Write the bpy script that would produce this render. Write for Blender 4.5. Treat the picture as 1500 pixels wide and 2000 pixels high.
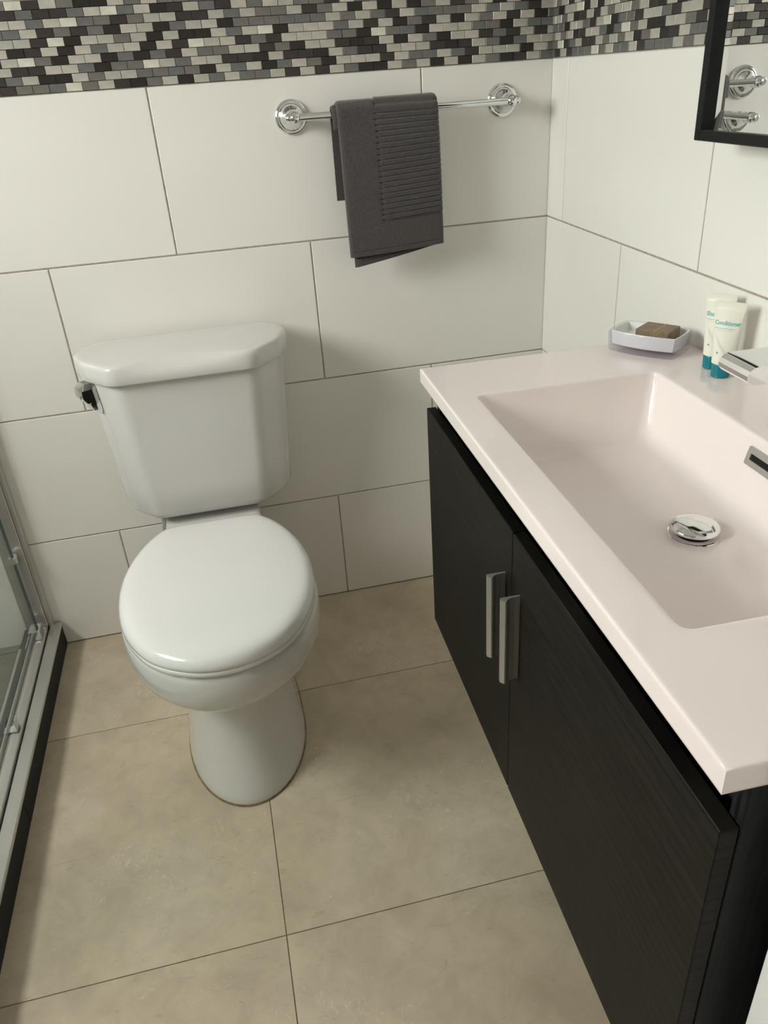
import bpy, math, random
from math import sin, cos, pi, radians, sqrt
from mathutils import Matrix, Vector

for o in list(bpy.data.objects):
    bpy.data.objects.remove(o, do_unlink=True)
scene = bpy.context.scene
C = scene.collection

# ------------------------------------------------------------------ camera
# metres; back wall tile face y=0, room corner x=0, floor z=0
cam_d = bpy.data.cameras.new('camera')
cam_d.sensor_fit = 'HORIZONTAL'
cam_d.sensor_width = 36.0
cam_d.lens = 36.0 * 1523.03 / 1500.0
cam_d.clip_start = 0.02
cam = bpy.data.objects.new('camera', cam_d)
C.objects.link(cam)
_r = Vector((0.97270770, -0.22349889, -0.06235355))
_u = Vector((0.16269526, 0.46534623, 0.87004778))
_w = Vector((0.16543872, 0.85644681, -0.48900807))
cam.matrix_world = Matrix(((_r.x, _u.x, -_w.x, -0.7978), (_r.y, _u.y, -_w.y, -1.8295),
                           (_r.z, _u.z, -_w.z, 1.2835), (0, 0, 0, 1)))
scene.camera = cam

# ------------------------------------------------------------------ light
world = bpy.data.worlds.new('sky')
scene.world = world
world.use_nodes = True
world.node_tree.nodes['Background'].inputs[0].default_value = (0.80, 0.90, 1.0, 1)
world.node_tree.nodes['Background'].inputs[1].default_value = 1.0

def area(name, loc, rot, sx, sy, power, col):
    d = bpy.data.lights.new(name, 'AREA')
    d.shape = 'RECTANGLE'; d.size = sx; d.size_y = sy; d.energy = power; d.color = col
    o = bpy.data.objects.new(name, d); C.objects.link(o)
    o.location = loc; o.rotation_euler = rot
    return o
WIN_Y0, WIN_Y1, WIN_Z0, WIN_Z1 = -1.40, -0.50, 1.30, 2.05
# daylight: a patch of sky outside the shower window, shining down through the opening
_sky = area('sky_daylight', (-2.75, -0.98, 2.15), (0, 0, 0), 1.8, 1.8, 330.0, (1.0, 0.880, 0.880))
_sky.rotation_euler = (Vector((-.70, -.78, .30)) - _sky.location).to_track_quat('-Z', 'Y').to_euler()
scene.cycles.max_bounces = 16
scene.cycles.diffuse_bounces = 9
scene.cycles.transparent_max_bounces = 16

vs = scene.view_settings
vs.view_transform = 'Standard'; vs.look = 'None'; vs.gamma = 1.0
vs.use_curve_mapping = False
vs.exposure = 0.0

# ------------------------------------------------------------------ mesh helpers
class MB:
    def __init__(s): s.v = []; s.f = []
    def add(s, vs, fs):
        b = len(s.v); s.v += [tuple(q) for q in vs]; s.f += [tuple(i+b for i in f) for f in fs]
        return s
    def box(s, x0, x1, y0, y1, z0, z1, ch=0.0):
        if ch <= 0:
            vs = [(x, y, z) for z in (z0, z1) for y in (y0, y1) for x in (x0, x1)]
            return s.add(vs, [(0,2,3,1), (4,5,7,6), (0,1,5,4), (2,6,7,3), (0,4,6,2), (1,3,7,5)])
        # chamfered box: 24 verts, three per corner
        vs = []; idx = {}
        for ix, x in enumerate((x0, x1)):
            for iy, y in enumerate((y0, y1)):
                for iz, z in enumerate((z0, z1)):
                    sx = ch if ix == 0 else -ch; sy = ch if iy == 0 else -ch; sz = ch if iz == 0 else -ch
                    for k, q in enumerate(((x, y+sy, z+sz), (x+sx, y, z+sz), (x+sx, y+sy, z))):
                        idx[(ix, iy, iz, k)] = len(vs); vs.append(q)
        f = []
        g = lambda a, b, c, k: idx[(a, b, c, k)]
        for i in (0, 1):
            q = [g(i,0,0,0), g(i,1,0,0), g(i,1,1,0), g(i,0,1,0)]; f.append(q if i else q[::-1])
            q = [g(0,i,0,1), g(1,i,0,1), g(1,i,1,1), g(0,i,1,1)]; f.append(q[::-1] if i else q)
            q = [g(0,0,i,2), g(1,0,i,2), g(1,1,i,2), g(0,1,i,2)]; f.append(q if i else q[::-1])
        for a in (0, 1):
            for b in (0, 1):
                f.append([g(0,a,b,1), g(1,a,b,1), g(1,a,b,2), g(0,a,b,2)])
                f.append([g(a,0,b,0), g(a,1,b,0), g(a,1,b,2), g(a,0,b,2)])
                f.append([g(a,b,0,0), g(a,b,1,0), g(a,b,1,1), g(a,b,0,1)])
                for c in (0, 1): f.append([g(a,b,c,0), g(a,b,c,1), g(a,b,c,2)])
        return s.add(vs, f)
    def loft(s, rings, cap0=True, cap1=True, closed=True):
        n = len(rings[0]); b = len(s.v)
        for r in rings: s.v += [tuple(q) for q in r]
        for i in range(len(rings)-1):
            for j in range(n if closed else n-1):
                k = (j+1) % n
                s.f.append((b+i*n+j, b+i*n+k, b+(i+1)*n+k, b+(i+1)*n+j))
        if cap0: s.f.append(tuple(b+j for j in range(n))[::-1])
        if cap1: s.f.append(tuple(b+(len(rings)-1)*n+j for j in range(n)))
        return s
    def lathe(s, prof, n=40, c=(0, 0, 0), axis='z'):
        rings = []
        for r, h in prof:
            ring = []
            for j in range(n):
                a = 2*pi*j/n
                if axis == 'z': q = (c[0]+r*cos(a), c[1]+r*sin(a), c[2]+h)
                elif axis == 'y': q = (c[0]+r*cos(a), c[1]-h, c[2]+r*sin(a))
                else: q = (c[0]+h, c[1]+r*cos(a), c[2]+r*sin(a))
                ring.append(q)
            rings.append(ring)
        return s.loft(rings)
    def tube(s, pts, r, n=16):
        pts = [Vector(q) for q in pts]; rings = []
        up = None
        for i, q in enumerate(pts):
            d = (pts[min(i+1, len(pts)-1)] - pts[max(i-1, 0)]).normalized()
            if up is None:
                up = Vector((0, 0, 1)) if abs(d.z) < .9 else Vector((1, 0, 0))
            a = d.cross(up).normalized(); up = a.cross(d).normalized()
            rr = r[i] if isinstance(r, (list, tuple)) else r
            rings.append([q + rr*(cos(2*pi*j/n)*a + sin(2*pi*j/n)*up) for j in range(n)])
        return s.loft(rings)
    def build(s, name, material, parent=None, smooth=True, angle=35, loc=None, rot=None):
        me = bpy.data.meshes.new(name)
        me.from_pydata(s.v, [], s.f)
        import bmesh
        bm = bmesh.new(); bm.from_mesh(me)
        bmesh.ops.recalc_face_normals(bm, faces=bm.faces[:])
        bm.to_mesh(me); bm.free()
        if smooth:
            for q in me.polygons: q.use_smooth = True
            me.set_sharp_from_angle(angle=radians(angle))
        me.materials.append(material)
        return link(name, me, parent, loc, rot)

def link(name, me, parent=None, loc=None, rot=None):
    o = bpy.data.objects.new(name, me); C.objects.link(o)
    if parent: o.parent = parent
    if loc: o.location = loc
    if rot: o.rotation_euler = rot
    return o

def thing(name, label, cat, loc=(0, 0, 0), rotz=0.0, group=None):
    o = bpy.data.objects.new(name, None); C.objects.link(o)
    o.empty_display_size = 0.05
    o.location = loc; o.rotation_euler = (0, 0, rotz)
    o['label'] = label; o['category'] = cat
    if group: o['group'] = group
    return o

def structure(o, label, cat):
    o['kind'] = 'structure'; o['label'] = label; o['category'] = cat
    return o

T = -0.0264775                      # the right wall is 1.5 degrees off square
def RW(x, y, z=0.0):                # right-wall frame to world
    return (x*cos(T) - y*sin(T), x*sin(T) + y*cos(T), z)

def rounded(pts, n=6):
    """pts: list of (x, y, r); returns a closed outline with filleted corners"""
    out = []; N = len(pts)
    for i in range(N):
        p = Vector(pts[i][:2]); a = Vector(pts[i-1][:2]); b = Vector(pts[(i+1) % N][:2]); r = pts[i][2]
        da = (a-p).normalized(); db = (b-p).normalized()
        ang = da.angle(db)
        if r <= 0 or ang > 3.10:
            out += [p.copy()]*(n+1); continue
        d = min(r/math.tan(ang/2), (a-p).length*.49, (b-p).length*.49)
        p0 = p+da*d; p1 = p+db*d
        for k in range(n+1):
            t = k/n
            out.append((1-t)**2*p0 + 2*t*(1-t)*p + t*t*p1)
    return [(q.x, q.y) for q in out]

def spline(pts, per=6):
    out = []; N = len(pts)
    for i in range(N):
        p0, p1, p2, p3 = [Vector(pts[(i+k-1) % N]) for k in range(4)]
        for k in range(per):
            t = k/per
            q = .5*((2*p1)+(-p0+p2)*t+(2*p0-5*p1+4*p2-p3)*t*t+(-p0+3*p1-3*p2+p3)*t**3)
            out.append((q.x, q.y))
    return out

def offset(ol, d):
    """offset a counter-clockwise or clockwise outline by d (negative = inwards)"""
    N = len(ol); A = sum(ol[i][0]*ol[(i+1) % N][1]-ol[(i+1) % N][0]*ol[i][1] for i in range(N))
    sg = 1 if A > 0 else -1; out = []
    for i in range(N):
        j = 1
        while (Vector(ol[(i+j) % N])-Vector(ol[i-j])).length < 1e-6: j += 1
        tt = (Vector(ol[(i+j) % N])-Vector(ol[i-j])).normalized()
        out.append((ol[i][0]+sg*d*tt.y, ol[i][1]-sg*d*tt.x))
    return out

# ------------------------------------------------------------------ materials
def S(c):       # sRGB 0-255 to linear
    return tuple(((x/255)/12.92 if x/255 <= .04045 else ((x/255+.055)/1.055)**2.4) for x in c) + (1,)

class Mat:
    def __init__(s, name, col=(.5, .5, .5, 1), rough=.4, metal=0.0, **kw):
        s.m = bpy.data.materials.new(name); s.m.use_nodes = True
        s.nt = s.m.node_tree; s.b = s.nt.nodes['Principled BSDF']
        s.b.inputs['Base Color'].default_value = col
        s.b.inputs['Roughness'].default_value = rough
        s.b.inputs['Metallic'].default_value = metal
        for k, v in kw.items(): s.b.inputs[k.replace('_', ' ')].default_value = v
    def node(s, t, **kw):
        n = s.nt.nodes.new(t)
        for k, v in kw.items():
            if k in n.inputs: n.inputs[k].default_value = v
            else: setattr(n, k, v)
        return n
    def lnk(s, a, b): s.nt.links.new(a, b)
    def coord(s, scale=(1, 1, 1), which='Object'):
        tc = s.node('ShaderNodeTexCoord'); mp = s.node('ShaderNodeMapping')
        mp.inputs['Scale'].default_value = scale
        s.lnk(tc.outputs[which], mp.inputs['Vector']); return mp.outputs['Vector']
    def noise(s, vec, scale, detail=4, rough=.55, dist=0.0):
        n = s.node('ShaderNodeTexNoise'); n.inputs['Scale'].default_value = scale
        n.inputs['Detail'].default_value = detail; n.inputs['Roughness'].default_value = rough
        n.inputs['Distortion'].default_value = dist
        s.lnk(vec, n.inputs['Vector']); return n.outputs['Fac']
    def ramp(s, fac, stops):
        r = s.node('ShaderNodeValToRGB'); e = r.color_ramp.elements
        while len(e) < len(stops): e.new(.5)
        for k, (p, c) in enumerate(stops): e[k].position = p; e[k].color = c
        s.lnk(fac, r.inputs['Fac']); return r.outputs['Color']
    def mix(s, fac, a, b, mode='MIX'):
        m = s.node('ShaderNodeMix'); m.data_type = 'RGBA'; m.blend_type = mode
        for sock, v in ((m.inputs['Factor'], fac), (m.inputs[6], a), (m.inputs[7], b)):
            if hasattr(v, 'is_output'): s.lnk(v, sock)
            else: sock.default_value = v
        return m.outputs[2]
    def bump(s, h, strength=.2, dist=.001):
        b = s.node('ShaderNodeBump'); b.inputs['Strength'].default_value = strength
        b.inputs['Distance'].default_value = dist
        s.lnk(h, b.inputs['Height']); s.lnk(b.outputs['Normal'], s.b.inputs['Normal'])
    def color(s, c): s.lnk(c, s.b.inputs['Base Color'])

def m_tile():
    M = Mat('white_wall_tile', (.82, .80, .76, 1), .32)
    v = M.coord()
    n = M.noise(v, 2.2, 3)
    M.color(M.ramp(n, [(.3, (.805, .785, .742, 1)), (.7, (.845, .825, .783, 1))]))
    M.bump(M.noise(v, 5, 2), .06, .002)
    return M.m
def m_plain(name, col, rough, metal=0.0, **kw): return Mat(name, col, rough, metal, **kw).m
def m_grout(name, a, b):
    M = Mat(name, a, .9); n = M.noise(M.coord(), 60, 4)
    M.color(M.ramp(n, [(.3, a), (.7, b)])); M.bump(n, .3, .001); return M.m
def m_floor():
    M = Mat('beige_travertine_tile', (.4, .35, .28, 1), .38)
    v = M.coord()
    big = M.noise(v, 3.2, 6, .6, .6); mid = M.noise(v, 14, 6, .65, .5); fine = M.noise(v, 70, 3, .6)
    c1 = M.ramp(big, [(.25, (.50, .42, .305, 1)), (.5, (.605, .515, .385, 1)), (.75, (.665, .58, .455, 1))])
    c2 = M.ramp(mid, [(.30, (.85, .84, .82, 1)), (.55, (1, 1, 1, 1)), (.80, (1.12, 1.11, 1.10, 1))])
    c = M.mix(1.0, c1, c2, 'MULTIPLY')
    vo = M.node('ShaderNodeTexVoronoi'); vo.inputs['Scale'].default_value = 34
    M.lnk(M.coord((1, 1.7, 1)), vo.inputs['Vector'])
    spk = M.ramp(vo.outputs['Distance'], [(.06, (1, 1, 1, 1)), (.15, (0, 0, 0, 1))])
    msk = M.ramp(M.noise(v, 6, 3), [(.50, (0, 0, 0, 1)), (.60, (1, 1, 1, 1))])
    f = M.mix(1.0, spk, msk, 'MULTIPLY')
    c = M.mix(M.mix(1.0, f, (.6, .6, .6, 1), 'MULTIPLY'), c, (.78, .71, .58, 1))
    vein = M.ramp(M.noise(M.coord((1.6, 1, 1)), 42, 6, .75, 2.0), [(.56, (0, 0, 0, 1)), (.66, (1, 1, 1, 1))])
    vm = M.ramp(M.noise(v, 4.5, 3), [(.48, (0, 0, 0, 1)), (.62, (.75, .75, .75, 1))])
    c = M.mix(M.mix(1.0, vein, vm, 'MULTIPLY'), c, (.76, .69, .56, 1))
    dk = M.ramp(M.noise(M.coord((1, 2.2, 1)), 24, 5, .7, 1.2), [(.60, (1, 1, 1, 1)), (.70, (.82, .78, .74, 1))])
    c = M.mix(1.0, c, dk, 'MULTIPLY')
    M.color(c); M.bump(fine, .05, .001)
    return M.m
def m_blackwood(name='black_wood', grain=(1, 1.1, 16), fine=(60, 3, 160), col=(.0075, .0071, .0056, 1), hi=(.0150, .0140, .0112, 1)):
    M = Mat(name, col, .50, 0.0, Specular_IOR_Level=.13)
    v = M.coord(grain)
    n = M.noise(v, 7, 5, .6, 1.4)
    g = M.noise(M.coord(fine), 6, 4, .6)
    wv = M.node('ShaderNodeTexWave'); wv.wave_type = 'RINGS'; wv.inputs['Scale'].default_value = 5.0
    wv.inputs['Distortion'].default_value = 3.5; wv.inputs['Detail'].default_value = 3; wv.inputs['Detail Scale'].default_value = 1.2
    M.lnk(M.coord(tuple(k/(4.0 if k > 2 else 2.2) for k in grain)), wv.inputs['Vector'])
    lines = M.ramp(wv.outputs['Fac'], [(.0, (.42, .42, .42, 1)), (.16, (1, 1, 1, 1))])
    M.color(M.mix(1.0, M.ramp(n, [(.38, col), (.62, hi)]), lines, 'MULTIPLY'))
    M.bump(M.mix(.6, g, n), .16, .0008)
    return M.m
def m_towel():
    M = Mat('charcoal_terry', S((74, 66, 65)), 1.0)
    M.b.inputs['Sheen Weight'].default_value = .35
    M.b.inputs['Sheen Roughness'].default_value = .6
    v = M.coord(); n = M.noise(v, 260, 3, .75)
    M.color(M.ramp(n, [(.3, (.027, .022, .0215, 1)), (.7, (.064, .053, .0515, 1))]))
    M.bump(n, .45, .0016)
    return M.m
def m_metaltile(name, col, rough, metal):
    M = Mat(name, col, rough, metal)
    n = M.noise(M.coord((40, 40, 6)), 6, 4, .7)
    n2 = M.noise(M.coord(), 35, 3, .6)
    lo = tuple(x*.86 for x in col[:3])+(1,); hi = tuple(min(1, x*1.12) for x in col[:3])+(1,)
    M.color(M.ramp(n2, [(.3, lo), (.7, hi)])); M.bump(n, .25, .0008)
    return M.m
def m_glass(name, tint, ior=1.42):
    m = bpy.data.materials.new(name); m.use_nodes = True; nt = m.node_tree
    nt.nodes.remove(nt.nodes['Principled BSDF'])
    out = nt.nodes['Material Output']
    tr = nt.nodes.new('ShaderNodeBsdfTransparent'); tr.inputs[0].default_value = tint
    gl = nt.nodes.new('ShaderNodeBsdfGlossy'); gl.inputs['Roughness'].default_value = .02
    # Schlick reflectance on either face: F0 + (1-F0)(1-|cos|)^5
    f0 = ((ior-1)/(ior+1))**2
    ge = nt.nodes.new('ShaderNodeNewGeometry'); dt = nt.nodes.new('ShaderNodeVectorMath'); dt.operation = 'DOT_PRODUCT'
    nt.links.new(ge.outputs['Incoming'], dt.inputs[0]); nt.links.new(ge.outputs['Normal'], dt.inputs[1])
    def mth(op, a_, b_=None):
        n = nt.nodes.new('ShaderNodeMath'); n.operation = op
        for k, v in enumerate((a_, b_)):
            if v is None: continue
            if hasattr(v, 'is_output'): nt.links.new(v, n.inputs[k])
            else: n.inputs[k].default_value = v
        return n.outputs[0]
    om = mth('SUBTRACT', 1.0, mth('ABSOLUTE', dt.outputs['Value']))
    fac = mth('ADD', mth('MULTIPLY', mth('POWER', om, 5.0), 1-f0), f0)
    mx = nt.nodes.new('ShaderNodeMixShader')
    nt.links.new(fac, mx.inputs[0]); nt.links.new(tr.outputs[0], mx.inputs[1])
    nt.links.new(gl.outputs[0], mx.inputs[2]); nt.links.new(mx.outputs[0], out.inputs[0])
    return m

TILE = m_tile()
GROUT = m_grout('wall_grout', S((176, 168, 156)), S((150, 140, 128)))
FLOORT = m_floor()
FGROUT = m_grout('floor_grout', S((136, 114, 84)), S((96, 80, 58)))
MGROUT = m_plain('mosaic_backing', S((60, 58, 54)), .8)
PORC = m_plain('white_porcelain', (.645, .635, .61, 1), .07, Coat_Weight=.3)
SEAT = m_plain('white_seat_plastic', (.79, .78, .77, 1), .17)
CHROME = m_plain('chrome', (.78, .78, .79, 1), .05, 1.0)
ALU = m_plain('brushed_aluminium', (.60, .595, .57, 1), .36, .85)
SATIN = m_plain('satin_aluminium_track', (.60, .59, .565, 1), .30, .75)
COUNTER = m_plain('pinkish_white_resin', (.87, .785, .768, 1), .10)
BLACKW = m_blackwood()
BLACKS = m_blackwood('black_wood_upright', (16, 16, 1.1), (160, 160, 3), (.009, .011, .0115, 1), (.018, .021, .022, 1))
BLACKF = m_plain('black_frame_lacquer', (.008, .009, .009, 1), .34, Specular_IOR_Level=.25)
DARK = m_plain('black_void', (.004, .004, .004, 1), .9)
PAINT = m_plain('white_paint', (.80, .80, .775, 1), .5)
TOWEL = m_towel()
MIRROR = m_plain('mirror_silver', (.90, .915, .905, 1), .0, 1.0)
GLASS = m_glass('clear_glass', (.90, .955, .93, 1))
GLASSEDGE = m_plain('green_glass_edge', (.010, .060, .045, 1), .1)
WINGLASS = m_glass('window_glass', (.98, .98, .98, 1))
ACRYL = m_glass('clear_acrylic', (.93, .925, .945, 1), 1.30)
WHITEP = m_plain('white_plastic', (.78, .78, .775, 1), .3)
SOAPW = None
TUBEW = m_plain('cream_tube', S((232, 230, 218)), .30, Subsurface_Weight=.0)
TEAL = m_plain('teal_cap', S((0, 118, 132)), .25)
PRINT = m_plain('teal_print', S((92, 176, 180)), .5)
PRINTP = m_plain('pale_print', S((196, 206, 190)), .5)
BLACKC = m_grout('black_granite', (.012, .012, .011, 1), (.022, .022, .020, 1))
GREYT = m_grout('grey_shower_tile', S((120, 124, 116)), S((104, 108, 102)))
CAULK = m_grout('stained_caulk', S((116, 92, 62)), S((150, 136, 108)))
HOSE = m_plain('grey_braided_hose', S((168, 166, 160)), .45, .2)
MOS = {'D': [m_metaltile('mosaic_black', S((52, 48, 46)), .36, .35), m_metaltile('mosaic_brown_black', S((66, 60, 58)), .38, .35)],
       'G': [m_metaltile('mosaic_steel_grey', S((117, 118, 116)), .36, .4), m_metaltile('mosaic_warm_grey', S((124, 120, 115)), .36, .4)],
       'L': [m_metaltile('mosaic_silver', S((186, 183, 173)), .36, .35), m_metaltile('mosaic_pale_silver', S((196, 190, 181)), .38, .35)],
       'B': [m_metaltile('mosaic_bright_silver', S((222, 220, 206)), .30, .3)]}

# ------------------------------------------------------------------ room shell
H, W, HD = 0.326, 0.5673, 0.3132
GW = 0.0032                                             # grout width
ZR = [0.0, HD, HD+H, HD+2*H, HD+3*H]                    # row levels
ZM0, MH, MP = HD+3*H, 0.0152, 0.03075                   # mosaic band
ZM1 = ZM0 + 10*MH
CEIL = 2.36; XL = -2.14; YF = -2.75

floor_ = structure(MB().box(XL-.1, .15, YF-.1, .12, -.10, -.0009).build('floor', FGROUT),
                   'beige stone-look floor tiles in a square grid', 'floor')
wall_back = structure(MB().box(XL-.1, .12, .0016, .12, -.05, CEIL).build('wall_back', GROUT),
                      'white tiled wall with mosaic band behind the toilet', 'wall')
wall_right = structure(MB().box(.0016, .12, -1.52, .15, -.05, CEIL).build('wall_right', GROUT, rot=(0, 0, T)),
                       'white tiled wall with mosaic band beside the vanity', 'wall')

_tc = {}
def slab(w, h, th, ch, mat, name, smooth=False):
    """tile lying in local XY with its face up at +Z=0; pieces of one size share their mesh"""
    key = (round(w, 4), round(h, 4), th, mat.name)
    if key not in _tc:
        a, b = w/2, h/2
        vs = [(-a,-b,-th), (a,-b,-th), (a,b,-th), (-a,b,-th), (-a,-b,-ch), (a,-b,-ch), (a,b,-ch), (-a,b,-ch),
              (-a+ch,-b+ch,0), (a-ch,-b+ch,0), (a-ch,b-ch,0), (-a+ch,b-ch,0)]
        fs = [(8,9,10,11)]
        for i in range(4):
            j = (i+1) % 4
            fs += [(i, j, 4+j, 4+i), (4+i, 4+j, 8+j, 8+i)]
        me = bpy.data.meshes.new(name); me.from_pydata(vs, [], fs); me.materials.append(mat); me.update()
        _tc[key] = me
    return _tc[key]
FACE_BACK = (pi/2, 0, 0)                                # face towards -y
FACE_RIGHT = (pi/2, 0, -pi/2)                           # face towards -x

def tile_back(x0, x1, z0, z1):
    me = slab(x1-x0-GW, z1-z0-GW, .0015, .0012, TILE, 'tile')
    link('tile', me, wall_back, ((x0+x1)/2, 0, (z0+z1)/2), FACE_BACK)
def tile_right(y0, y1, z0, z1):
    me = slab(y1-y0-GW, z1-z0-GW, .0015, .0012, TILE, 'tile')
    link('tile', me, wall_right, (0, (y0+y1)/2, (z0+z1)/2), FACE_RIGHT)
def rows_back(z0, z1, xj):
    xs = [x for x in [xj + k*W for k in range(-6, 6)] if XL+.02 < x < -.02]
    xs = [XL] + sorted(xs) + [.0030]
    for a, b in zip(xs, xs[1:]): tile_back(a, b, z0, z1)
def rows_right(z0, z1, yj):
    ys = [y for y in [yj - k*W for k in range(0, 6)] if -1.50 < y < -.01]
    ys = [-1.518] + sorted(ys) + [.0010]
    for a, b in zip(ys, ys[1:]): tile_right(a, b, z0, z1)
rows_back(ZR[0], ZR[1], -1.1327); rows_back(ZR[1], ZR[2], -.8643)
rows_back(ZR[2], ZR[3], -1.1358); rows_back(ZR[3], ZR[4], -.8643)
rows_back(ZM1, ZM1+H, -1.1358); rows_back(ZM1+H, ZM1+2*H, -.8643); rows_back(ZM1+2*H, CEIL, -1.1358)
rows_right(ZR[0], ZR[1], -.384); rows_right(ZR[1], ZR[2], -.0899)
rows_right(ZR[2], ZR[3], -.384); rows_right(ZR[3], ZR[4], -.0899)
rows_right(ZM1, ZM1+H, -.384); rows_right(ZM1+H, ZM1+2*H, -.0899); rows_right(ZM1+2*H, CEIL, -.384)

# floor tiles
FP = .6055
for i in range(-3, 3):
    for j in range(-4, 3):
        x0 = max(-.8574+i*FP, -1.36); x1 = min(-.8574+(i+1)*FP, .10)
        y0 = max(-.9788+j*FP, YF); y1 = min(-.9788+(j+1)*FP, 0.0)
        if x1-x0 < .03 or y1-y0 < .03: continue
        me = slab(x1-x0-.0018, y1-y0-.0018, .0009, .0004, FLOORT, 'floor_tile')
        link('floor_tile', me, floor_, ((x0+x1)/2, (y0+y1)/2, 0))

# mosaic bands: rows from the bottom up, left to right, last letter of odd rows is the cut tile in the corner
rnd = random.Random(7)
BACK = ["DGGGBGLDDGLDLGLGGLDLDLGDDLGLDLDLGDDLG",
        "DGLDDLGLLGGGGDLGLDGLGDLLLDLGGLGDLLLDL" "G",
        "LDDLLGDGGBLGLLDDDLDDDLGDDLLLDDDLGDGLL",
        "DLBGDLLDGDGDLGGLLDGDLLDDDLDLGDLLDGDLD" "L",
        "LDDLDLGLLDLDBLLDGDLLLGGDBGGDLLLGGDLGG",
        "LLLDBDLLGLDLDDLGLBDLLLGLDLDGDLDLGLDLD" "G",
        "GGLDGDGDLLDGLLDGGGGGGLGLGDLGGGGLGLGDL",
        "GLLGLBGGDGLLDDLGLGGLDGLDLDLDGLDGLDLDD" "D",
        "LDGDDGLBGLDDLGDLGLLGGDLGLDGLGDLLDGLDG",
        "DGBDLGDDLGLGGGLDGLDGLLDGDLGDLGLDGLDLG" "G"]
RIGHT = ["GDLDGGGBGLGGLDGGGLGLDGLDGL", "GBDGLDDLGLGLDGLDDLGGLDLGLD", "GLGLDDLLGDGBGLDDLLGDLGLDGL",
         "GGDLLGDLBDGGDLLGDLLDGLDLGD", "LLGLDDLDLGLLGLDDLDLGDLGLDL", "GDLLBDLDLLGDLGLDGLDLGDLLGD",
         "LGLDLGDLGLDBLGLDLGDLDGLLDG", "GLDGLLDGLDLGDGLLDGLDGLDLGL", "LDGLGDLLGDLGLDGLLDGDLGLDLG",
         "GLGDLLDGLDGLLGDLGDLLGDGLDL"]
band_b = MB().box(XL, -.0003, .0004, .003, ZM0, ZM1).build('mosaic_band', MGROUT, wall_back)
band_r = MB().box(.0004, .003, -1.518, -.0003, ZM0, ZM1).build('mosaic_band', MGROUT, wall_right)
rest_b = {}; 
def mos_tile(parent, wid, mat, pos, rot, tilt):
    me = slab(wid-.0009, MH-.0009, .0035, .0004, mat, 'mosaic_tile')
    return link('mosaic_tile', me, parent, pos, tilt if tilt else rot)
class Stuff:
    def __init__(s): s.mb = {}
    def add(s, mat, x0, x1, z0, z1, y, flip):
        m = s.mb.setdefault(mat.name, (mat, MB()))[1]
        if not flip: m.box(x0, x1, y, .0005, z0, z1)
        else: m.box(y, .0005, x0, x1, z0, z1)
stuff_b = Stuff(); stuff_r = Stuff()
for r, s in enumerate(BACK):
    full = s if r % 2 == 0 else s[:-1]
    half = r % 2
    x = -(len(full)*MP + half*MP/2)
    # further tiles, inside the shower
    xx = x
    while xx - MP > XL:
        k = rnd.choice('DGLLG'); stuff_b.add(rnd.choice(MOS[k]), xx-MP+.0006, xx-.0006, ZM0+r*MH+.0006, ZM0+(r+1)*MH-.0006, -.003, False)
        xx -= MP
    for ch in full + (s[-1] if half else ''):
        w = MP if x + MP < .001 else MP/2
        mat = rnd.choice(MOS[ch])
        dy = rnd.uniform(-.0008, .0006)
        if r < 8:
            tilt = (pi/2 + rnd.uniform(-.02, .02), rnd.uniform(-.004, .004), rnd.uniform(-.018, .018))
            mos_tile(band_b, w, mat, (x+w/2, -.0028+dy, ZM0+(r+.5)*MH), None, tilt)
        else:
            stuff_b.add(mat, x+.0006, x+w-.0006, ZM0+r*MH+.0006, ZM0+(r+1)*MH-.0006, -.003, False)
        x += w
for r, s in enumerate(RIGHT):
    y = -.002
    for i, ch in enumerate(s):
        w = MP/2 if (i == 0 and r % 2 == 0) else MP
        mat = rnd.choice(MOS[ch])
        if y - w > -.80:
            if r < 8:
                tilt = (pi/2 + rnd.uniform(-.02, .02), rnd.uniform(-.004, .004), -pi/2 + rnd.uniform(-.025, .025))
                mos_tile(band_r, w, mat, (-.0028+rnd.uniform(-.0008, .0006), y-w/2, ZM0+(r+.5)*MH), None, tilt)
            else:
                stuff_r.add(mat, y-w+.0006, y-.0006, ZM0+r*MH+.0006, ZM0+(r+1)*MH-.0006, -.003, True)
        y -= w
for st, par in ((stuff_b, band_b), (stuff_r, band_r)):
    me_all = MB(); mats = []; mi = []
    for nm, (mat, m) in st.mb.items():
        n0 = len(me_all.f); me_all.add(m.v, m.f); mi += [len(mats)]*(len(me_all.f)-n0); mats.append(mat)
    me = bpy.data.meshes.new('mosaic_tiles'); me.from_pydata(me_all.v, [], me_all.f)
    for mt in mats: me.materials.append(mt)
    me.polygons.foreach_set('material_index', mi); me.update()
    o = link('mosaic_tiles', me, par); o['kind'] = 'stuff'

# remaining shell: left wall with its window, ceiling, wall behind the camera, door casing beside the vanity
m = MB()
m.box(XL-.1, XL, YF, .12, -.05, WIN_Z0).box(XL-.1, XL, YF, .12, WIN_Z1, CEIL)
m.box(XL-.1, XL, YF, WIN_Y0, WIN_Z0, WIN_Z1).box(XL-.1, XL, WIN_Y1, .12, WIN_Z0, WIN_Z1)
structure(m.build('wall_left', TILE, smooth=False), 'white wall with a window inside the shower', 'wall')
structure(MB().box(XL-.1, .15, YF-.1, .12, CEIL, CEIL+.1).build('ceiling', PAINT, smooth=False), 'plain white bathroom ceiling', 'ceiling')
structure(MB().box(XL-.1, .15, YF-.1, YF, -.05, CEIL).build('wall_front', PAINT, smooth=False), 'plain white wall opposite the toilet', 'wall')
structure(MB().box(-.4545, .14, YF, -1.5255, 0, CEIL, .003).build('trim_1', PAINT), 'white painted door casing at the near end of the vanity', 'trim')
win = MB()
a, b, c, d = WIN_Y0, WIN_Y1, WIN_Z0, WIN_Z1
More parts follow.
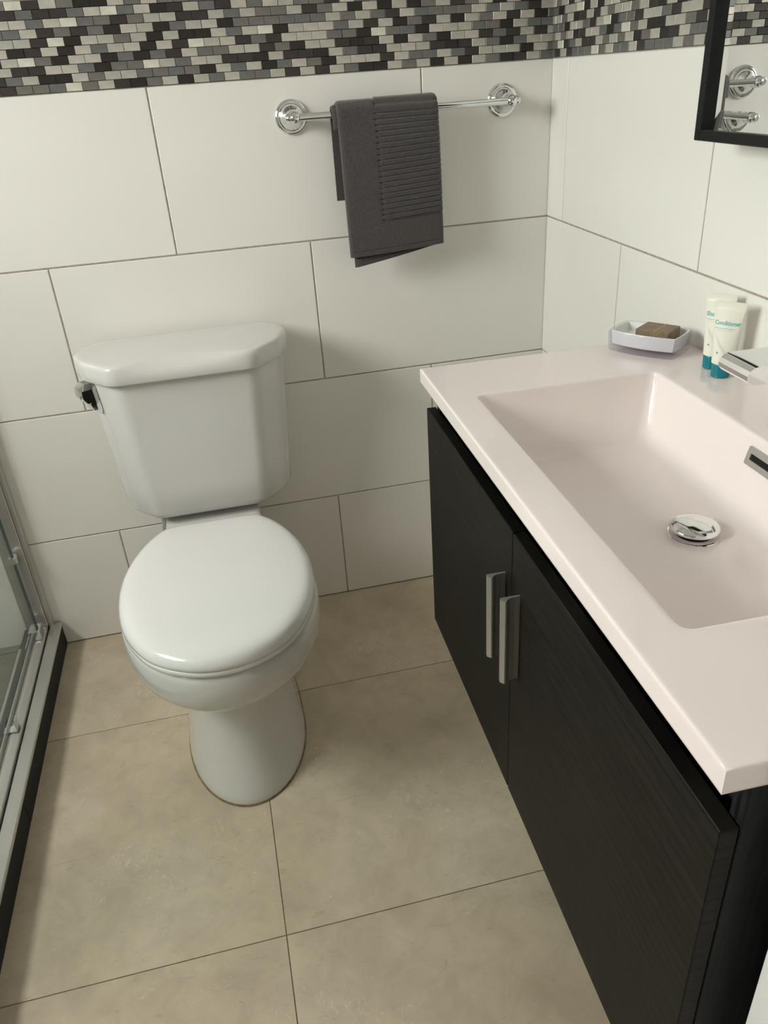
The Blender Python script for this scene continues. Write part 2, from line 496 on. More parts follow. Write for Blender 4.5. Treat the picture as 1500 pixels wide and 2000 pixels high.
win.box(XL-.06, XL-.02, a, a+.035, c, d, .003).box(XL-.06, XL-.02, b-.035, b, c, d, .003)
win.box(XL-.06, XL-.02, a+.035, b-.035, c, c+.035, .003).box(XL-.06, XL-.02, a+.035, b-.035, d-.035, d, .003)
window = structure(win.build('window_1', PAINT), 'white framed window in the shower wall', 'window')
MB().box(XL-.042, XL-.038, a+.035, b-.035, c+.035, d-.035).build('pane', WINGLASS, window)

# ------------------------------------------------------------------ shower enclosure
YS = -1.75
curb = MB()
curb.box(-1.428, -1.339, YS, -.0015, 0, .064)
shower_curb = curb.build('shower_curb', FGROUT)
structure(shower_curb, 'low black stone curb along the shower screen', 'curb')
structure(MB().box(XL, -1.43, YS, -.001, 0, .022).build('shower_floor', GREYT), 'grey tiled shower floor behind the glass', 'floor')
for ya_, yb0 in ((-.602, -.0015), (-1.209, -.6035), (YS, -1.2105)):
    MB().box(-1.43, -1.337, ya_, yb0, .0002, .066, .0015).build('curb_stone', BLACKC, shower_curb)
enc = thing('shower_screen', 'framed sliding glass shower screen on a black curb', 'shower screen', (-1.37, -.6, .066))
def E(mb): # world -> local of the enclosure
    mb.v = [(x+1.37, y+.6, z-.066) for x, y, z in mb.v]; return mb
m = MB().box(-1.362, -1.333, YS, -.004, .0665, .076, .002)
E(m).build('bottom_track', SATIN, enc)
m = MB().box(-1.390, -1.364, YS, -.004, .0665, .084, .002)
E(m).build('track_rail', SATIN, enc)
m = MB().box(-1.394, -1.3905, YS, -.004, .0665, .096, .0006)
E(m).build('track_lip', SATIN, enc)
m = MB().box(-1.418, -1.411, YS, -.12, .0665, .092, .001)
E(m).build('inner_track', SATIN, enc)
m = MB().box(-1.362, -1.352, -.024, -.0035, .076, 1.95, .0012)
m.box(-1.416, -1.362, -.030, -.0035, .085, 1.95, .0015)
E(m).build('wall_jamb', SATIN, enc)
m = MB().box(-1.42, -1.35, YS, -.004, 1.95, 1.995, .004)
E(m).build('top_rail', SATIN, enc)
g1 = E(MB().box(-1.386, -1.380, -.95, -.052, .0975, 1.95)).build('sliding_door', GLASS, enc)
E(MB().box(-1.3862, -1.3798, -.0519, -.0495, .0975, 1.95)).build('glass_edge', GLASSEDGE, g1)
g2 = E(MB().box(-1.408, -1.402, YS, -.75, .093, 1.95)).build('fixed_panel', GLASS, enc)
m = MB(); m.box(-1.392, -1.372, -.062, -.046, .300, .318, .002)
m.lathe([(.0001, -.012), (.006, -.012), (.006, .014), (.009, .014), (.009, .020), (.0001, .020)], 20, (-1.382, -.046, .309), 'y')
E(m).build('bumper', CHROME, enc)
m = MB(); m.box(-1.396, -1.368, -.090, -.052, .0845, .115, .003).box(-1.400, -1.396, -.13, -.05, .0845, .098, .001)
E(m).build('door_guide', CHROME, enc)
m = MB(); m.box(-1.372, -1.369, -.42, -.40, .085, .118, .001).box(-1.40, -1.369, -.42, -.40, .085, .089, .001)
E(m).build('door_guide', CHROME, enc)

# ------------------------------------------------------------------ toilet
X0 = -.886
toilet = thing('toilet', 'white two-piece toilet with closed lid and chrome side lever', 'toilet', (X0, -.40, 0))
def TL(mb): mb.v = [(x, y+.40, z) for x, y, z in mb.v]; return mb
def egg(hw, yf, yc, yb, z, n=72, ef=1.0, eb=.75):
    out = []
    for k in range(n):
        a = 2*pi*k/n
        c_, s_ = cos(a), sin(a)
        if s_ < 0: x = hw*math.copysign(abs(c_)**ef, c_); y = yc + (yc-yf)*s_
        else: x = hw*math.copysign(abs(c_)**eb, c_); y = yc + (yb-yc)*(abs(s_)**eb)
        out.append((x, y, z))
    return out
bm_ = MB()
keys = [(.4045, .176, -.742, -.50, -.27), (.4035, .184, -.752, -.50, -.262), (.399, .190, -.757, -.50, -.258), (.390, .1935, -.760, -.50, -.256),
        (.370, .195, -.762, -.50, -.255), (.345, .1935, -.760, -.50, -.25), (.325, .188, -.751, -.50, -.245),
        (.308, .178, -.737, -.495, -.235), (.293, .163, -.714, -.485, -.22), (.281, .147, -.690, -.475, -.20),
        (.268, .133, -.666, -.465, -.18), (.252, .123, -.648, -.455, -.165), (.230, .117, -.638, -.45, -.155),
        (.19, .1145, -.634, -.45, -.15), (.14, .1145, -.640, -.45, -.145), (.09, .118, -.652, -.455, -.14),
        (.05, .123, -.668, -.46, -.135), (.02, .128, -.681, -.465, -.13), (.006, .130, -.686, -.465, -.13), (.0045, .1295, -.6855, -.465, -.13)]
bm_.loft([egg(hw, yf, yc, yb, z) for z, hw, yf, yc, yb in keys[::-1]])
# deck that carries the tank
dk = [(.10, .085, .30), (.20, .095, .31), (.28, .10, .33), (.34, .103, .35), (.385, .106, .36), (.400, .106, .36), (.407, .102, .355)]
rings = []
for z, hw, dep in dk:
    ol = rounded([(-hw, -.03, .02), (hw, -.03, .02), (hw*1.08, -dep, .03), (-hw*1.08, -dep, .03)], 5)
    rings.append([(x, y, z) for x, y in ol])
bm_.loft(rings)
TL(bm_).build('bowl', PORC, toilet, angle=60)
cr = MB(); o_ = egg(.1318, -.6880, -.465, -.127, 0)
cr.loft([[(x, y, .0002) for x, y, z in o_], [(x*.985, y*.998, .0045) for x, y, z in o_]])
TL(cr).build('caulk', CAULK, toilet)

LID = spline([(0, -.760), (.065, -.746), (.128, -.700), (.172, -.615), (.1885, -.515), (.182, -.42), (.155, -.335), (.118, -.276),
              (.085, -.258), (0, -.2565), (-.085, -.258), (-.118, -.276), (-.155, -.335), (-.182, -.42), (-.1885, -.515), (-.172, -.615),
              (-.128, -.700), (-.065, -.746)], 6)
def at_z(ol, z): return [(x, y, z) for x, y in ol]
def shrink(ol, k, c=(0, -.50)): return [(c[0]+(x-c[0])*k, c[1]+(y-c[1])*k) for x, y in ol]
st = MB()
st.loft([at_z(offset(LID, -.012), .4055), at_z(offset(LID, -.003), .4058), at_z(offset(LID, .0), .408), at_z(LID, .4155),
         at_z(offset(LID, -.0015), .4175), at_z(offset(LID, -.010), .418)])
TL(st).build('seat', SEAT, toilet, angle=70)
ld = MB()
ld.loft([at_z(offset(LID, -.010), .4185), at_z(offset(LID, -.001), .4188), at_z(offset(LID, .0008), .4205), at_z(offset(LID, .0005), .427),
         at_z(offset(LID, -.0015), .433), at_z(offset(LID, -.005), .4385), at_z(offset(LID, -.010), .4425), at_z(offset(LID, -.017), .4452),
         at_z(offset(LID, -.026), .4468), at_z(shrink(LID, .80), .4480), at_z(shrink(LID, .55), .4490), at_z(shrink(LID, .25), .4495), at_z(shrink(LID, .02), .4496)])
TL(ld).build('lid', SEAT, toilet, angle=70)
for sx in (-.07, .07):
    TL(MB().box(sx-.018, sx+.018, -.272, -.238, .4072, .428, .005)).build('hinge', SEAT, toilet)

def tank_ol(hw, fx, yf, ys, yb=-.024, bul=.011):
    h2 = hw*1.03; mx, my = (h2+fx)/2, (ys+yf)/2
    L_ = sqrt((ys-yf)**2+(h2-fx)**2); ox, oy = (ys-yf)/L_*bul, -(h2-fx)/L_*bul
    half = [(hw*.84, yb, .05), (h2, ys, .10), (mx+ox, my+oy, .10), (fx, yf, .05)]
    return rounded(half + [(-x, y, r) for x, y, r in half[::-1]], 9)
def lerp(a, b, t): return a+(b-a)*t
tk = MB(); rings = []
zb, zt_ = .424, .768
for t, ins in ((0, .034), (.006, .020), (.018, .010), (.04, .0035), (.07, 0), (.25, 0), (.5, 0), (.75, 0), (1, 0)):
    hw = lerp(.195, .217, t); fx = lerp(.124, .146, t); yf = lerp(-.206, -.228, t); ys = lerp(-.092, -.100, t)
    rings.append(at_z(offset(tank_ol(hw, fx, yf, ys), -ins), lerp(zb, zt_, t)))
tk.loft(rings)
tk.v = [(x+.003, y, z) for x, y, z in tk.v]
TL(tk).build('tank', PORC, toilet, angle=60)
tl = MB(); LO = tank_ol(.231, .150, -.243, -.092, -.016, .016)
def scoop(ol, amt):
    out = []
    for x, y in ol:
        k = 0.0
        if y < -.15: k = max(0.0, cos(min(1, abs(x)/.125)*pi/2))**1.3
        out.append((x, y + amt*k))
    return out
# give the long front edge enough points for the scooped top
def densify(ol, m=24):
    out = []
    for i in range(len(ol)):
        a_, b_ = ol[i], ol[(i+1) % len(ol)]
        out.append(a_)
        if abs(a_[0]-b_[0]) > .1 and a_[1] < -.2:
            for k in range(1, m): out.append((lerp(a_[0], b_[0], k/m), lerp(a_[1], b_[1], k/m)))
    return out
LO = densify(LO)
tl.loft([at_z(offset(LO, -.010), .7655), at_z(offset(LO, -.002), .7660), at_z(LO, .769), at_z(offset(LO, -.0005), .784),
         at_z(scoop(offset(LO, -.0008), .007), .7930), at_z(scoop(offset(LO, -.0014), .018), .7985), at_z(scoop(offset(LO, -.0032), .029), .8028),
         at_z(scoop(offset(LO, -.0065), .037), .8050), at_z(scoop(offset(LO, -.0110), .042), .8060), at_z(scoop(offset(LO, -.020), .044), .8066),
         at_z(shrink(scoop(offset(LO, -.022), .040), .6, (0, -.12)), .8072), at_z(shrink(LO, .1, (0, -.12)), .8074)])
TL(tl).build('tank_lid', PORC, toilet, angle=70)
# lever on the left chamfer of the tank
n_ = Vector((-.86, -.51, 0)); t_ = Vector((.51, -.86, 0)); c_ = Vector((-.192, -.158, .727))
def LV(a_, b_, cc): q = c_ + n_*a_ + t_*b_ + Vector((0, 0, cc)); return (q.x, q.y, q.z)
lv = MB()
def blk(mb, stations):
    rings = [[LV(o1, b0, z), LV(o1, b1, z), LV(o0, b1, z), LV(o0, b0, z)] for z, o0, o1, b0, b1 in stations]
    mb.loft(rings)
blk(lv, [(-.036, .0, .006, -.006, .012), (-.026, .0, .017, -.011, .015), (-.012, .001, .022, -.013, .016), (-.007, .001, .020, -.013, .016)])
blk(lv, [(-.007, .003, .028, -.018, .016), (.004, .003, .035, -.021, .016), (.021, .004, .035, -.021, .016), (.033, .006, .025, -.016, .012)])
TL(lv).build('flush_lever', CHROME, toilet, smooth=False)
hs = MB().tube([(-.115, -.105, .424), (-.117, -.103, .37), (-.128, -.085, .30), (-.150, -.05, .23), (-.165, -.03, .19)], .009, 14)
hs.lathe([(.0001, 0), (.016, 0), (.016, -.018), (.010, -.022), (.0001, -.022)], 16, (-.115, -.105, .426))
TL(hs).build('supply_hose', HOSE, toilet)

# ------------------------------------------------------------------ towel bar and towel
BY, BZ = -.060, 1.2165
bar = thing('towel_bar', 'chrome towel bar with round flanges on the back wall', 'towel bar', (-.348, 0, BZ))
def BL(mb): mb.v = [(x+.348, y, z-BZ) for x, y, z in mb.v]; return mb
BL(MB().tube([(-.590, BY, BZ), (-.106, BY, BZ)], .0072, 20)).build('rod', CHROME, bar)
for xx, sgn in ((-.582, -1), (-.116, 1)):
    m = MB().lathe([(.0001, -.001), (.0345, -.001), (.0345, .003), (.0325, .0065), (.029, .008), (.0265, .0075), (.0255, .009), (.0245, .013), (.0205, .019),
                    (.0155, .024), (.0125, .030), (.0105, .040), (.0100, .048), (.0115, .052), (.0125, .058), (.0120, .065), (.009, .0705), (.004, .073), (.0001, .0735)], 40, (xx, 0, BZ), 'y')
    fl = BL(m).build('flange', CHROME, bar, angle=50)
    k = MB().lathe([(.0001, 0), (.0085, 0), (.0095, .004), (.0075, .009), (.004, .012), (.0001, .0125)] if sgn > 0 else
                   [(.0001, 0), (.0085, 0), (.0095, -.004), (.0075, -.009), (.004, -.012), (.0001, -.0125)], 20, (xx+sgn*.008, BY, BZ), 'x')
    BL(k).build('end_cap', CHROME, fl)

towel = thing('hand_towel', 'folded charcoal ribbed hand towel hanging over the chrome bar', 'towel', (-.39, BY, BZ))
def towel_sheet(x0, x1, rad, zf, zb, th, ribs, skew=0.0, yoff=0.0, nx=60, border=.078, hemz=.066, phase=0.0, name='front_fold'):
    """a folded sheet draped over the bar: path = up the back, over the bar, down the front"""
    path = []
    nb = max(8, int((BZ-zb)/.004)); nf = int((BZ-zf)/.0009)
    for i in range(nb): path.append((rad, lerp(zb, BZ, i/nb), 1.0, 0.0))
    for i in range(25):
        a = pi*i/24; path.append((rad*cos(a), BZ+rad*sin(a)*1.0, cos(a), sin(a)))
    for i in range(1, nf+1): path.append((-rad, lerp(BZ, zf, i/nf), -1.0, 0.0))
    rings_o = []; rings_i = []
    for i, (dy, z, ny, nz) in enumerate(path):
        ro = []; ri = []
        for j in range(nx+1):
            u = j/nx; x = lerp(x0, x1, u)
            front = dy <= 0 and ny < -.5
            drop = (BZ-z) if front else 0.0
            bul = .006*sin(pi*u)*min(1, drop/.06) + .003*sin(7*x+z*9)*min(1, drop/.05)
            d = th
            rd = min(1, u*18, (1-u)*18)
            d = th*(.45+.55*sqrt(max(0, rd*(2-rd))))
            if ribs and x - x0 > border and (z > zf+hemz or not front):
                s_ = (BZ + .03 - z)/.0108 + phase
                g = abs(sin(pi*s_)); d += .0020*min(1, g*1.6)**.5 - .0050*(1-min(1, g*3.0))
            if ribs and abs(x-x0-border) < .0030 and (z > zf+hemz or not front): d -= .0032
            if front and abs(z-zf-.010) < .0016: d -= .0016
            if front and abs(z-zf-hemz) < .0016 and x-x0 > border: d -= .002
            zz = z - skew*(u-.5)*min(1, drop/.1)
            xx = x + (.006*(drop/.3) if front else 0.0)
            yb_ = BY + yoff + dy
            if front: yb_ -= bul
            ro.append((xx, yb_ + ny*d, zz + nz*d)); ri.append((xx, yb_, zz))
        rings_o.append(ro); rings_i.append(ri[::-1])
    mb = MB()
    mb.loft([a_ + b_ for a_, b_ in zip(rings_o, rings_i)])
    mb.v = [(x+.39, y-BY, z-BZ) for x, y, z in mb.v]
    return mb.build(name, TOWEL, towel, angle=80)
towel_sheet(-.498, -.285, .0150, .9400, 1.060, .0105, True, skew=-.012, name='front_fold')
towel_sheet(-.488, -.296, .0078, .9270, 1.045, .0068, False, skew=-.034, nx=24, name='inner_fold')
towel_sheet(-.507, -.330, .0115, 1.19, 1.050, .0060, True, border=-.1, nx=30, phase=.4, name='back_fold')

# ------------------------------------------------------------------ vanity
ZT = .8476; ZBOT = ZT-.0255
YA, YB = -.6173, -1.5154
vo = (-.225, -1.066, .322)
van = thing('vanity_cabinet', 'wall-hung black wood vanity cabinet with two doors under the sink', 'cabinet', RW(*vo), T)
def VL(mb): mb.v = [(x-vo[0], y-vo[1], z-vo[2]) for x, y, z in mb.v]; return mb
VL(MB().box(-.4395, -.002, YB+.004, YB+.020, .322, ZBOT-.0003, .0008)).build('side_panel', BLACKS, van)
VL(MB().box(-.4395, -.002, YA-.022, YA-.006, .322, ZBOT-.0003, .0008)).build('side_panel', BLACKS, van)
VL(MB().box(-.4395, -.002, YB+.0205, YA-.0225, .322, .338, .0006)).build('bottom_panel', BLACKW, van)
VL(MB().box(-.018, -.002, YB+.0205, YA-.0225, .3385, ZBOT-.001, .0006)).build('back_panel', BLACKW, van)
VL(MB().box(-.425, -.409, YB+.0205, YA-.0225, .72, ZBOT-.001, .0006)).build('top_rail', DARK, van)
YSP = -1.0570
for y0, y1, yh in ((YSP+.0010, YA-.001, -1.0345), (YB+.004, YSP-.0010, -1.0895)):
    dr = VL(MB().box(-.4570, -.4405, y0, y1, .322, .7755, .0010)).build('door', BLACKW, van)
    prof = [(-.4572, yh+.0035), (-.4572, yh+.0005), (-.4640, yh+.0003), (-.4710, yh-.0008), (-.4755, yh-.0030), (-.4770, yh-.0062),
            (-.4790, yh-.0062), (-.4832, yh-.0018), (-.4830, yh+.0030), (-.4822, yh+.0035)]
    hb = MB().loft([[(x, y, .5665) for x, y in prof], [(x, y, .7010) for x, y in prof]])
    VL(hb).build('handle', ALU, dr, smooth=False)['label'] = 'brushed aluminium edge pull'

# countertop with moulded basin
ct = thing('sink_countertop', 'glossy pinkish white countertop with moulded rectangular basin', 'sink', RW(-.233, -1.066, ZBOT), T)
co = (-.233, -1.066, ZBOT)
def CL(mb): mb.v = [(x-co[0], y-co[1], z-co[2]) for x, y, z in mb.v]; return mb
B0, B1, C0, C1 = -.4132, -.1204, -.7698, -1.3666
NB = 10
def brect(x0, x1, y0, y1, r): return rounded([(x0, y0, r), (x1, y0, r), (x1, y1, r), (x0, y1, r)], NB)
def sub(ol, m=8):
    out = []
    for i in range(len(ol)):
        a_, b_ = ol[i], ol[(i+1) % len(ol)]; out.append(a_)
        if (Vector(a_)-Vector(b_)).length > .08:
            for k in range(1, m): out.append((lerp(a_[0], b_[0], k/m), lerp(a_[1], b_[1], k/m)))
    return out
rim = sub(brect(B0, B1, C1, C0, .014)); NP = len(rim)
FX0, FX1, FY0, FY1 = -.3550, -.1620, -1.310, -.826       # flat of the basin floor
flo = sub(brect(FX0, FX1, FY0, FY1, .030))
assert len(flo) == NP
def toward(ol, xa, xb, ya, yb):
    """outer rectangle loop with the same number of points (radially projected)"""
    cx, cy = (B0+B1)/2, (C0+C1)/2; out = []
    for x, y in ol:
        fx_ = (x-B0)/(B1-B0); fy_ = (y-C1)/(C0-C1)
        out.append((x, y))
    return out
def outer_loop(ins):
    X_0, X_1, Y_0, Y_1 = -.4662+ins, -.0005-ins*0, YB+ins, YA-ins
    out = []
    rx0, rx1, ry0, ry1 = B0, B1, C1, C0
    for x, y in rim:
        # nearest side of the rim decides the side of the slab
        u = (x-rx0)/(rx1-rx0); v = (y-ry0)/(ry1-ry0)
        dl = {'l': x-rx0, 'r': rx1-x, 'b': y-ry0, 't': ry1-y}
        k = min(dl, key=dl.get)
        uu = X_0+(X_1-X_0)*u; vv = Y_0+(Y_1-Y_0)*v
        out.append({'l': (X_0, vv), 'r': (X_1, vv), 'b': (uu, Y_0), 't': (uu, Y_1)}[k])
    # snap the diagonal points to the slab corners
    for cx, cy, sx, sy in ((rx0, ry0, X_0, Y_0), (rx1, ry0, X_1, Y_0), (rx1, ry1, X_1, Y_1), (rx0, ry1, X_0, Y_1)):
        i = min(range(NP), key=lambda q: (rim[q][0]-cx)**2+(rim[q][1]-cy)**2); out[i] = (sx, sy)
    return out
def mixl(a_, b_, t): return [(lerp(p_[0], q_[0], t), lerp(p_[1], q_[1], t)) for p_, q_ in zip(a_, b_)]
DR = (-.2205, -1.0785)
ZF = .7475
loops = [at_z(offset(rim, .030), ZBOT), at_z(outer_loop(.0045), ZBOT), at_z(outer_loop(.0012), ZBOT), at_z(outer_loop(0), ZBOT+.0012), at_z(outer_loop(0), ZBOT+.0035), at_z(outer_loop(0), ZT-.0045), at_z(outer_loop(0), ZT-.0018), at_z(outer_loop(.0006), ZT-.0006), at_z(outer_loop(.0018), ZT), at_z(outer_loop(.0045), ZT), at_z(offset(rim, .010), ZT),
         at_z(offset(rim, .004), ZT), at_z(offset(rim, .0015), ZT-.0006), at_z(offset(rim, 0), ZT-.0025), at_z(offset(rim, -.0008), ZT-.006)]
rin = offset(rim, -.0008)
prof = [(.10, .22), (.25, .45), (.40, .66), (.52, .80), (.64, .895), (.78, .955), (.90, .985), (1.0, 1.0)]
for t, dz in prof: loops.append(at_z(mixl(rin, flo, t), lerp(ZT-.006, ZF, dz)))
for k in (.8, .55, .3, .12): loops.append(at_z(shrink(flo, k, DR), ZF-.003*(1-k)))
slabm = MB().loft(loops, cap0=False, cap1=True)
CL(slabm).build('basin_slab', COUNTER, ct, angle=48)
zd = ZF-.003
dn = CL(MB().lathe([(.0001, -.004), (.0335, -.004), (.0340, .0002), (.0325, .0010), (.0300, .0004), (.0285, -.003), (.0001, -.003)], 44, (DR[0], DR[1], zd))).build('drain_ring', CHROME, ct)
CL(MB().lathe([(.0001, -.002), (.0230, -.002), (.0230, .010), (.0001, .010)], 28, (DR[0], DR[1], zd))).build('plug_stem', DARK, dn)  # stem widened and blackened to paint in the shaded gap under the cap
CL(MB().lathe([(.0001, .0080), (.0295, .0080), (.0315, .0090), (.0312, .0115), (.0275, .0145), (.020, .0168), (.010, .0180), (.0001, .0183)], 48, (DR[0], DR[1], zd))).build('plug_cap', CHROME, dn, angle=60)
# overflow grille on the sloping back wall of the basin
ov = MB()
oc = Vector((-.1262, -1.066, .8215)); on = Vector((-.97, 0, .24)).normalized(); ou = Vector((0, 1, 0)); ow = on.cross(ou).normalized()
def OV(a_, b_, d_): q = oc + ou*a_ + ow*b_ + on*d_; return (q.x, q.y, q.z)
o1 = rounded([(-.034, -.0125, .003), (.034, -.0125, .003), (.034, .0125, .003), (-.034, .0125, .003)], 5)
o2 = rounded([(-.026, -.0042, .001), (.026, -.0042, .001), (.026, .0042, .001), (-.026, .0042, .001)], 5)
ov.loft([[OV(x, y, -.004) for x, y in o1], [OV(x, y, .0030) for x, y in o1], [OV(x*.985, y*.96, .0036) for x, y in o1], [OV(x, y, .0036) for x, y in o2], [OV(x, y, -.003) for x, y in o2]], True, False)
og = CL(ov).build('overflow_cover', ALU, ct)
sl = MB().loft([[OV(x, y, .0008) for x, y in o2], [OV(x, y, .0012) for x, y in o2]])
CL(sl).build('slot', DARK, og)  # solid black plate: shade of the overflow opening put into its colour

# faucet
fo = (-.060, -1.066, ZT)
fa = thing('basin_faucet', 'chrome square-spout faucet behind the basin', 'faucet', RW(*fo), T)
def FL(mb): mb.v = [(x-fo[0], y-fo[1], z-fo[2]) for x, y, z in mb.v]; return mb
fw = .029
FL(MB().box(-.084, -.036, -1.066-.024, -1.066+.024, ZT+.0002, .962, .002)).build('body', CHROME, fa)
pr = [(-.0365, .9675), (-.180, .9675), (-.1865, .9662), (-.1915, .9625), (-.1940, .9570), (-.1932, .9515), (-.1890, .9470), (-.183, .9455), (-.0365, .9400)]
FL(MB().loft([[(x, -1.066-fw, z) for x, z in pr], [(x, -1.066+fw, z) for x, z in pr]])).build('spout', CHROME, fa, angle=28)
FL(MB().box(-.120, -.030, -1.066-.022, -1.066+.022, .9740, .9815, .0015).box(-.068, -.050, -1.076, -1.056, .9677, .9742)).build('handle', CHROME, fa)

# ------------------------------------------------------------------ soap dish, soap, toiletries
def tl_frame(o): return lambda mb: (setattr(mb, 'v', [(x-o[0], y-o[1], z-o[2]) for x, y, z in mb.v]), mb)[1]
dc = (-.0790, -.6690, ZT)
da = math.atan2(-.087, .068)
dish = thing('soap_dish', 'clear acrylic soap dish with white tray by the wall', 'soap dish', RW(*dc), T+da)
def bowed(hx, hy, bow, n=10):
    out = []
    for (ax, ay), (bx_, by_) in (((-hx, -hy), (hx, -hy)), ((hx, -hy), (hx, hy)), ((hx, hy), (-hx, hy)), ((-hx, hy), (-hx, -hy))):
        L_ = sqrt((bx_-ax)**2+(by_-ay)**2); nx_, ny_ = (by_-ay)/L_, -(bx_-ax)/L_
        bb = bow if abs(bx_-ax) > abs(by_-ay) else bow*.4
        for k in range(n):
            t = k/n; w_ = 4*t*(1-t)*bb
            out.append((lerp(ax, bx_, t)+nx_*w_, lerp(ay, by_, t)+ny_*w_))
    return out
HX, HY = .0590, .0345
oa = bowed(HX, HY, .007)
MB().loft([at_z(shrink(oa, .93, (0, 0)), .0003), at_z(shrink(oa, .96, (0, 0)), .002), at_z(oa, .0335), at_z(shrink(oa, .985, (0, 0)), .0345),
           at_z(shrink(oa, .955, (0, 0)), .0345), at_z(shrink(oa, .92, (0, 0)), .0090)], True, True).build('acrylic_shell', ACRYL, dish, angle=40)
ia = bowed(HX-.0042, HY-.0042, .0068)
MB().loft([at_z(shrink(ia, .93, (0, 0)), .0105), at_z(shrink(ia, .96, (0, 0)), .0115), at_z(ia, .0330), at_z(shrink(ia, .985, (0, 0)), .0342), at_z(shrink(ia, .955, (0, 0)), .0335),
           at_z(shrink(ia, .90, (0, 0)), .0235), at_z(shrink(ia, .84, (0, 0)), .0205)]).build('tray', WHITEP, dish, angle=40)
MS = Mat('marbled_brown_soap', S((128, 108, 84)), .5)
MS.color(MS.ramp(MS.noise(MS.coord((30, 120, 30)), 1.6, 4, .6, .6), [(.3, S((112, 92, 72))), (.7, S((142, 124, 98)))]))
sc_ = Vector((cos(da)*.013 - sin(da)*(-.001), sin(da)*.013 + cos(da)*(-.001)))
so = (dc[0]+sc_.x, dc[1]+sc_.y, ZT+.0207)
soap = thing('soap_bar', 'brown wrapped soap bar with thin gold band in the dish', 'soap', RW(*so), T+da)
MB().box(-.0285, .0285, -.0240, .0240, 0, .0200, .0012).build('bar', MS.m, soap)
GOLD = m_plain('gold_band', S((196, 160, 92)), .35, .6)
MB().box(.004, .0056, -.0243, .0243, .0002, .0203).build('band', GOLD, soap)

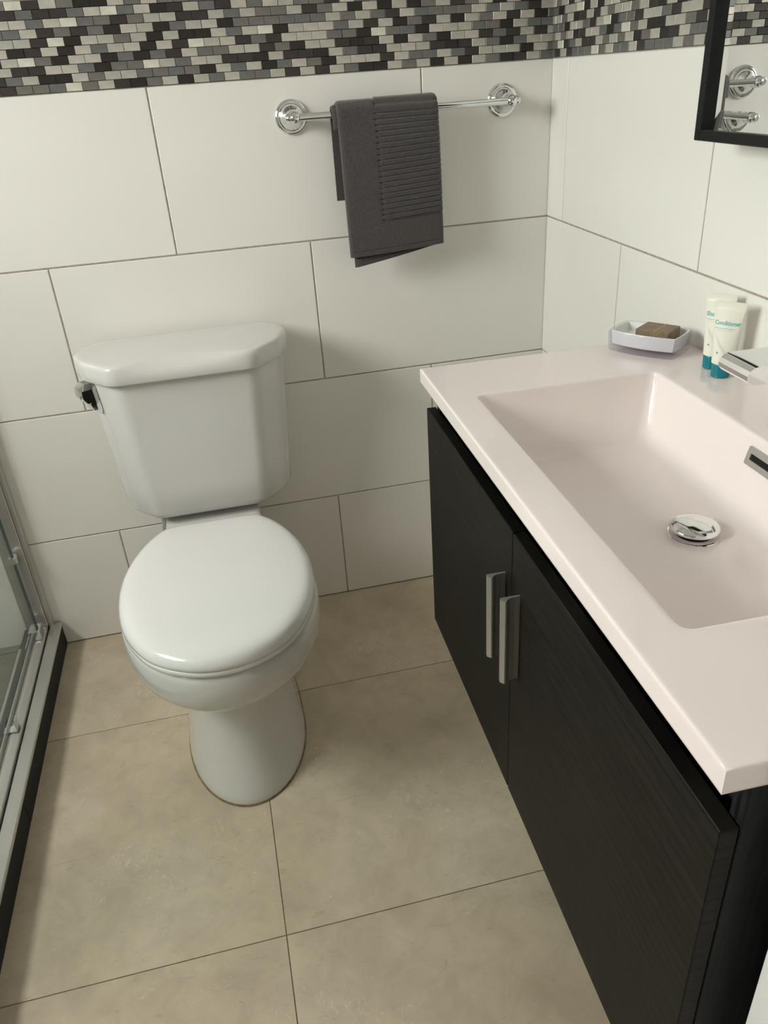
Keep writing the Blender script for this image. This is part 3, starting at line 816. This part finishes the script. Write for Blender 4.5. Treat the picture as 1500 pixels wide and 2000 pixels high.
def tube_thing(x, y, h, lean, label, word, name):
    o = (x, y, ZT)
    ob = thing(name, label, 'toiletry tube', RW(*o), T + radians(-48))
    ob.rotation_euler = (lean[0], lean[1], T + radians(-50))
    MB().lathe([(.0001, .0002), (.0128, .0002), (.0136, .0012), (.0142, .0200), (.0138, .0208), (.0001, .0208)], 36).build('cap', TEAL, ob)
    # body: round at the cap, flattening to the crimp
    def sec(t):
        k = min(1, max(0, t))
        return lerp(.0150, .0225, k**1.1), max(.0012, lerp(.0142, .0010, k**1.25))
    rings = []
    zs = [.0209, .0213] + [lerp(.022, h-.010, i/22) for i in range(23)] + [h-.0095, h]
    def dims(z):
        if z < .0212: return .0138, .0136
        if z > h-.0098: return .0228, .0009
        return sec((z-.022)/(h-.010-.022))
    for z in zs:
        a_, b_ = dims(z)
        rings.append([(a_*cos(2*pi*k/40), b_*sin(2*pi*k/40), z) for k in range(40)])
    MB().loft(rings).build('body', TUBEW, ob, angle=50)
    def front(px, z):
        a_, b_ = dims(z); q = max(0, 1-(px/a_)**2); return -b_*sqrt(q) - .00018
    def wrap(vs, fs, nm, mat):
        me = bpy.data.meshes.new(nm); me.from_pydata([(x_, front(x_, z_), z_) for x_, z_ in vs], [], fs)
        me.materials.append(mat); return link(nm, me, ob)
    cu = bpy.data.curves.new('t', 'FONT'); cu.body = word; cu.size = .0088; cu.align_x = 'LEFT'; cu.resolution_u = 2; cu.offset = .00022
    to = bpy.data.objects.new('t', cu); C.objects.link(to)
    bpy.context.view_layer.update()
    dg = bpy.context.evaluated_depsgraph_get()
    tm = bpy.data.meshes.new_from_object(to.evaluated_get(dg))
    xs = [v_.co.x for v_ in tm.vertices]; w_ = max(xs)-min(xs); ks = min(1.0, .0375/w_)
    z0 = h-.0335
    wrap([((v_.co.x-min(xs))*ks-.0178, z0+v_.co.y*min(1, ks*1.15)) for v_ in tm.vertices], [tuple(p_.vertices) for p_ in tm.polygons], 'lettering', PRINT)
    bpy.data.objects.remove(to, do_unlink=True)
    def strip(xa, xb, za, zb_, nm, mat, n=12):
        vs = []; fs = []
        for k in range(n+1):
            xx = lerp(xa, xb, k/n); zz = lerp(za, zb_, k/n); vs += [(xx, zz-.0003), (xx, zz+.0003)]
            if k: fs.append((2*k-2, 2*k, 2*k+1, 2*k-1))
        wrap(vs, fs, nm, mat)
    strip(-.0170, .0125, z0-.0052, z0-.0052, 'print_line', PRINT); strip(-.0150, .0095, z0-.0080, z0-.0080, 'print_line', PRINTP)
    for k in range(4):
        strip(-.013+.002*k, .009+.001*k, z0-.016-.004*k, z0-.042-.003*k, 'print_line', PRINTP)
    vs = [(-.006, .0385)] + [(-.006+.0016*cos(2*pi*k/10), .0385+.0016*sin(2*pi*k/10)) for k in range(10)]
    wrap(vs, [(0, k+1, (k+1) % 10+1) for k in range(10)], 'emblem', PRINT)
    return ob
tube_thing(-.0425, -.8230, .113, (-.02, .0), 'white conditioner tube on teal cap, in front of the shampoo', 'Conditioner', 'conditioner_tube')
tube_thing(-.0330, -.7840, .115, (-.02, .0), 'white shampoo tube on teal cap, partly hidden behind the conditioner', 'Shampoo', 'shampoo_tube')

# ------------------------------------------------------------------ mirror cabinet
MY0, MY1, MZ0, MZ1 = -.7270, -1.405, 1.1730, 1.93
mo = (0.0, (MY0+MY1)/2, MZ0)
mir = thing('mirror_cabinet', 'black framed rectangular mirror on the wall above the basin', 'mirror', RW(*mo), T)
ML = tl_frame(mo)
fwid = .0140; XF, XM = -.0765, -.0635
ML(MB().box(XF, -.001, MY0-fwid, MY0, MZ0, MZ1, .001)).build('frame_bar', BLACKF, mir)
ML(MB().box(XF, -.001, MY1, MY1+fwid, MZ0, MZ1, .001)).build('frame_bar', BLACKF, mir)
ML(MB().box(XF, -.001, MY1+fwid, MY0-fwid, MZ0, MZ0+fwid, .001)).build('frame_bar', BLACKF, mir)
ML(MB().box(XF, -.001, MY1+fwid, MY0-fwid, MZ1-fwid, MZ1, .001)).build('frame_bar', BLACKF, mir)
ya, yb_, za, zb2 = MY1+fwid, MY0-fwid, MZ0+fwid, MZ1-fwid
bw, bd = .0240, .00165
vs = [(XM-bd, ya, za), (XM-bd, yb_, za), (XM-bd, yb_, zb2), (XM-bd, ya, zb2),
      (XM, ya+bw, za+bw), (XM, yb_-bw, za+bw), (XM, yb_-bw, zb2-bw), (XM, ya+bw, zb2-bw),
      (XM+.004, ya, za), (XM+.004, yb_, za), (XM+.004, yb_, zb2), (XM+.004, ya, zb2)]
fs = [(4, 5, 6, 7), (0, 1, 5, 4), (1, 2, 6, 5), (2, 3, 7, 6), (3, 0, 4, 7), (8, 11, 10, 9), (0, 8, 9, 1), (1, 9, 10, 2), (2, 10, 11, 3), (3, 11, 8, 0)]
ML(MB().add(vs, fs)).build('mirror_glass', MIRROR, mir, smooth=False)
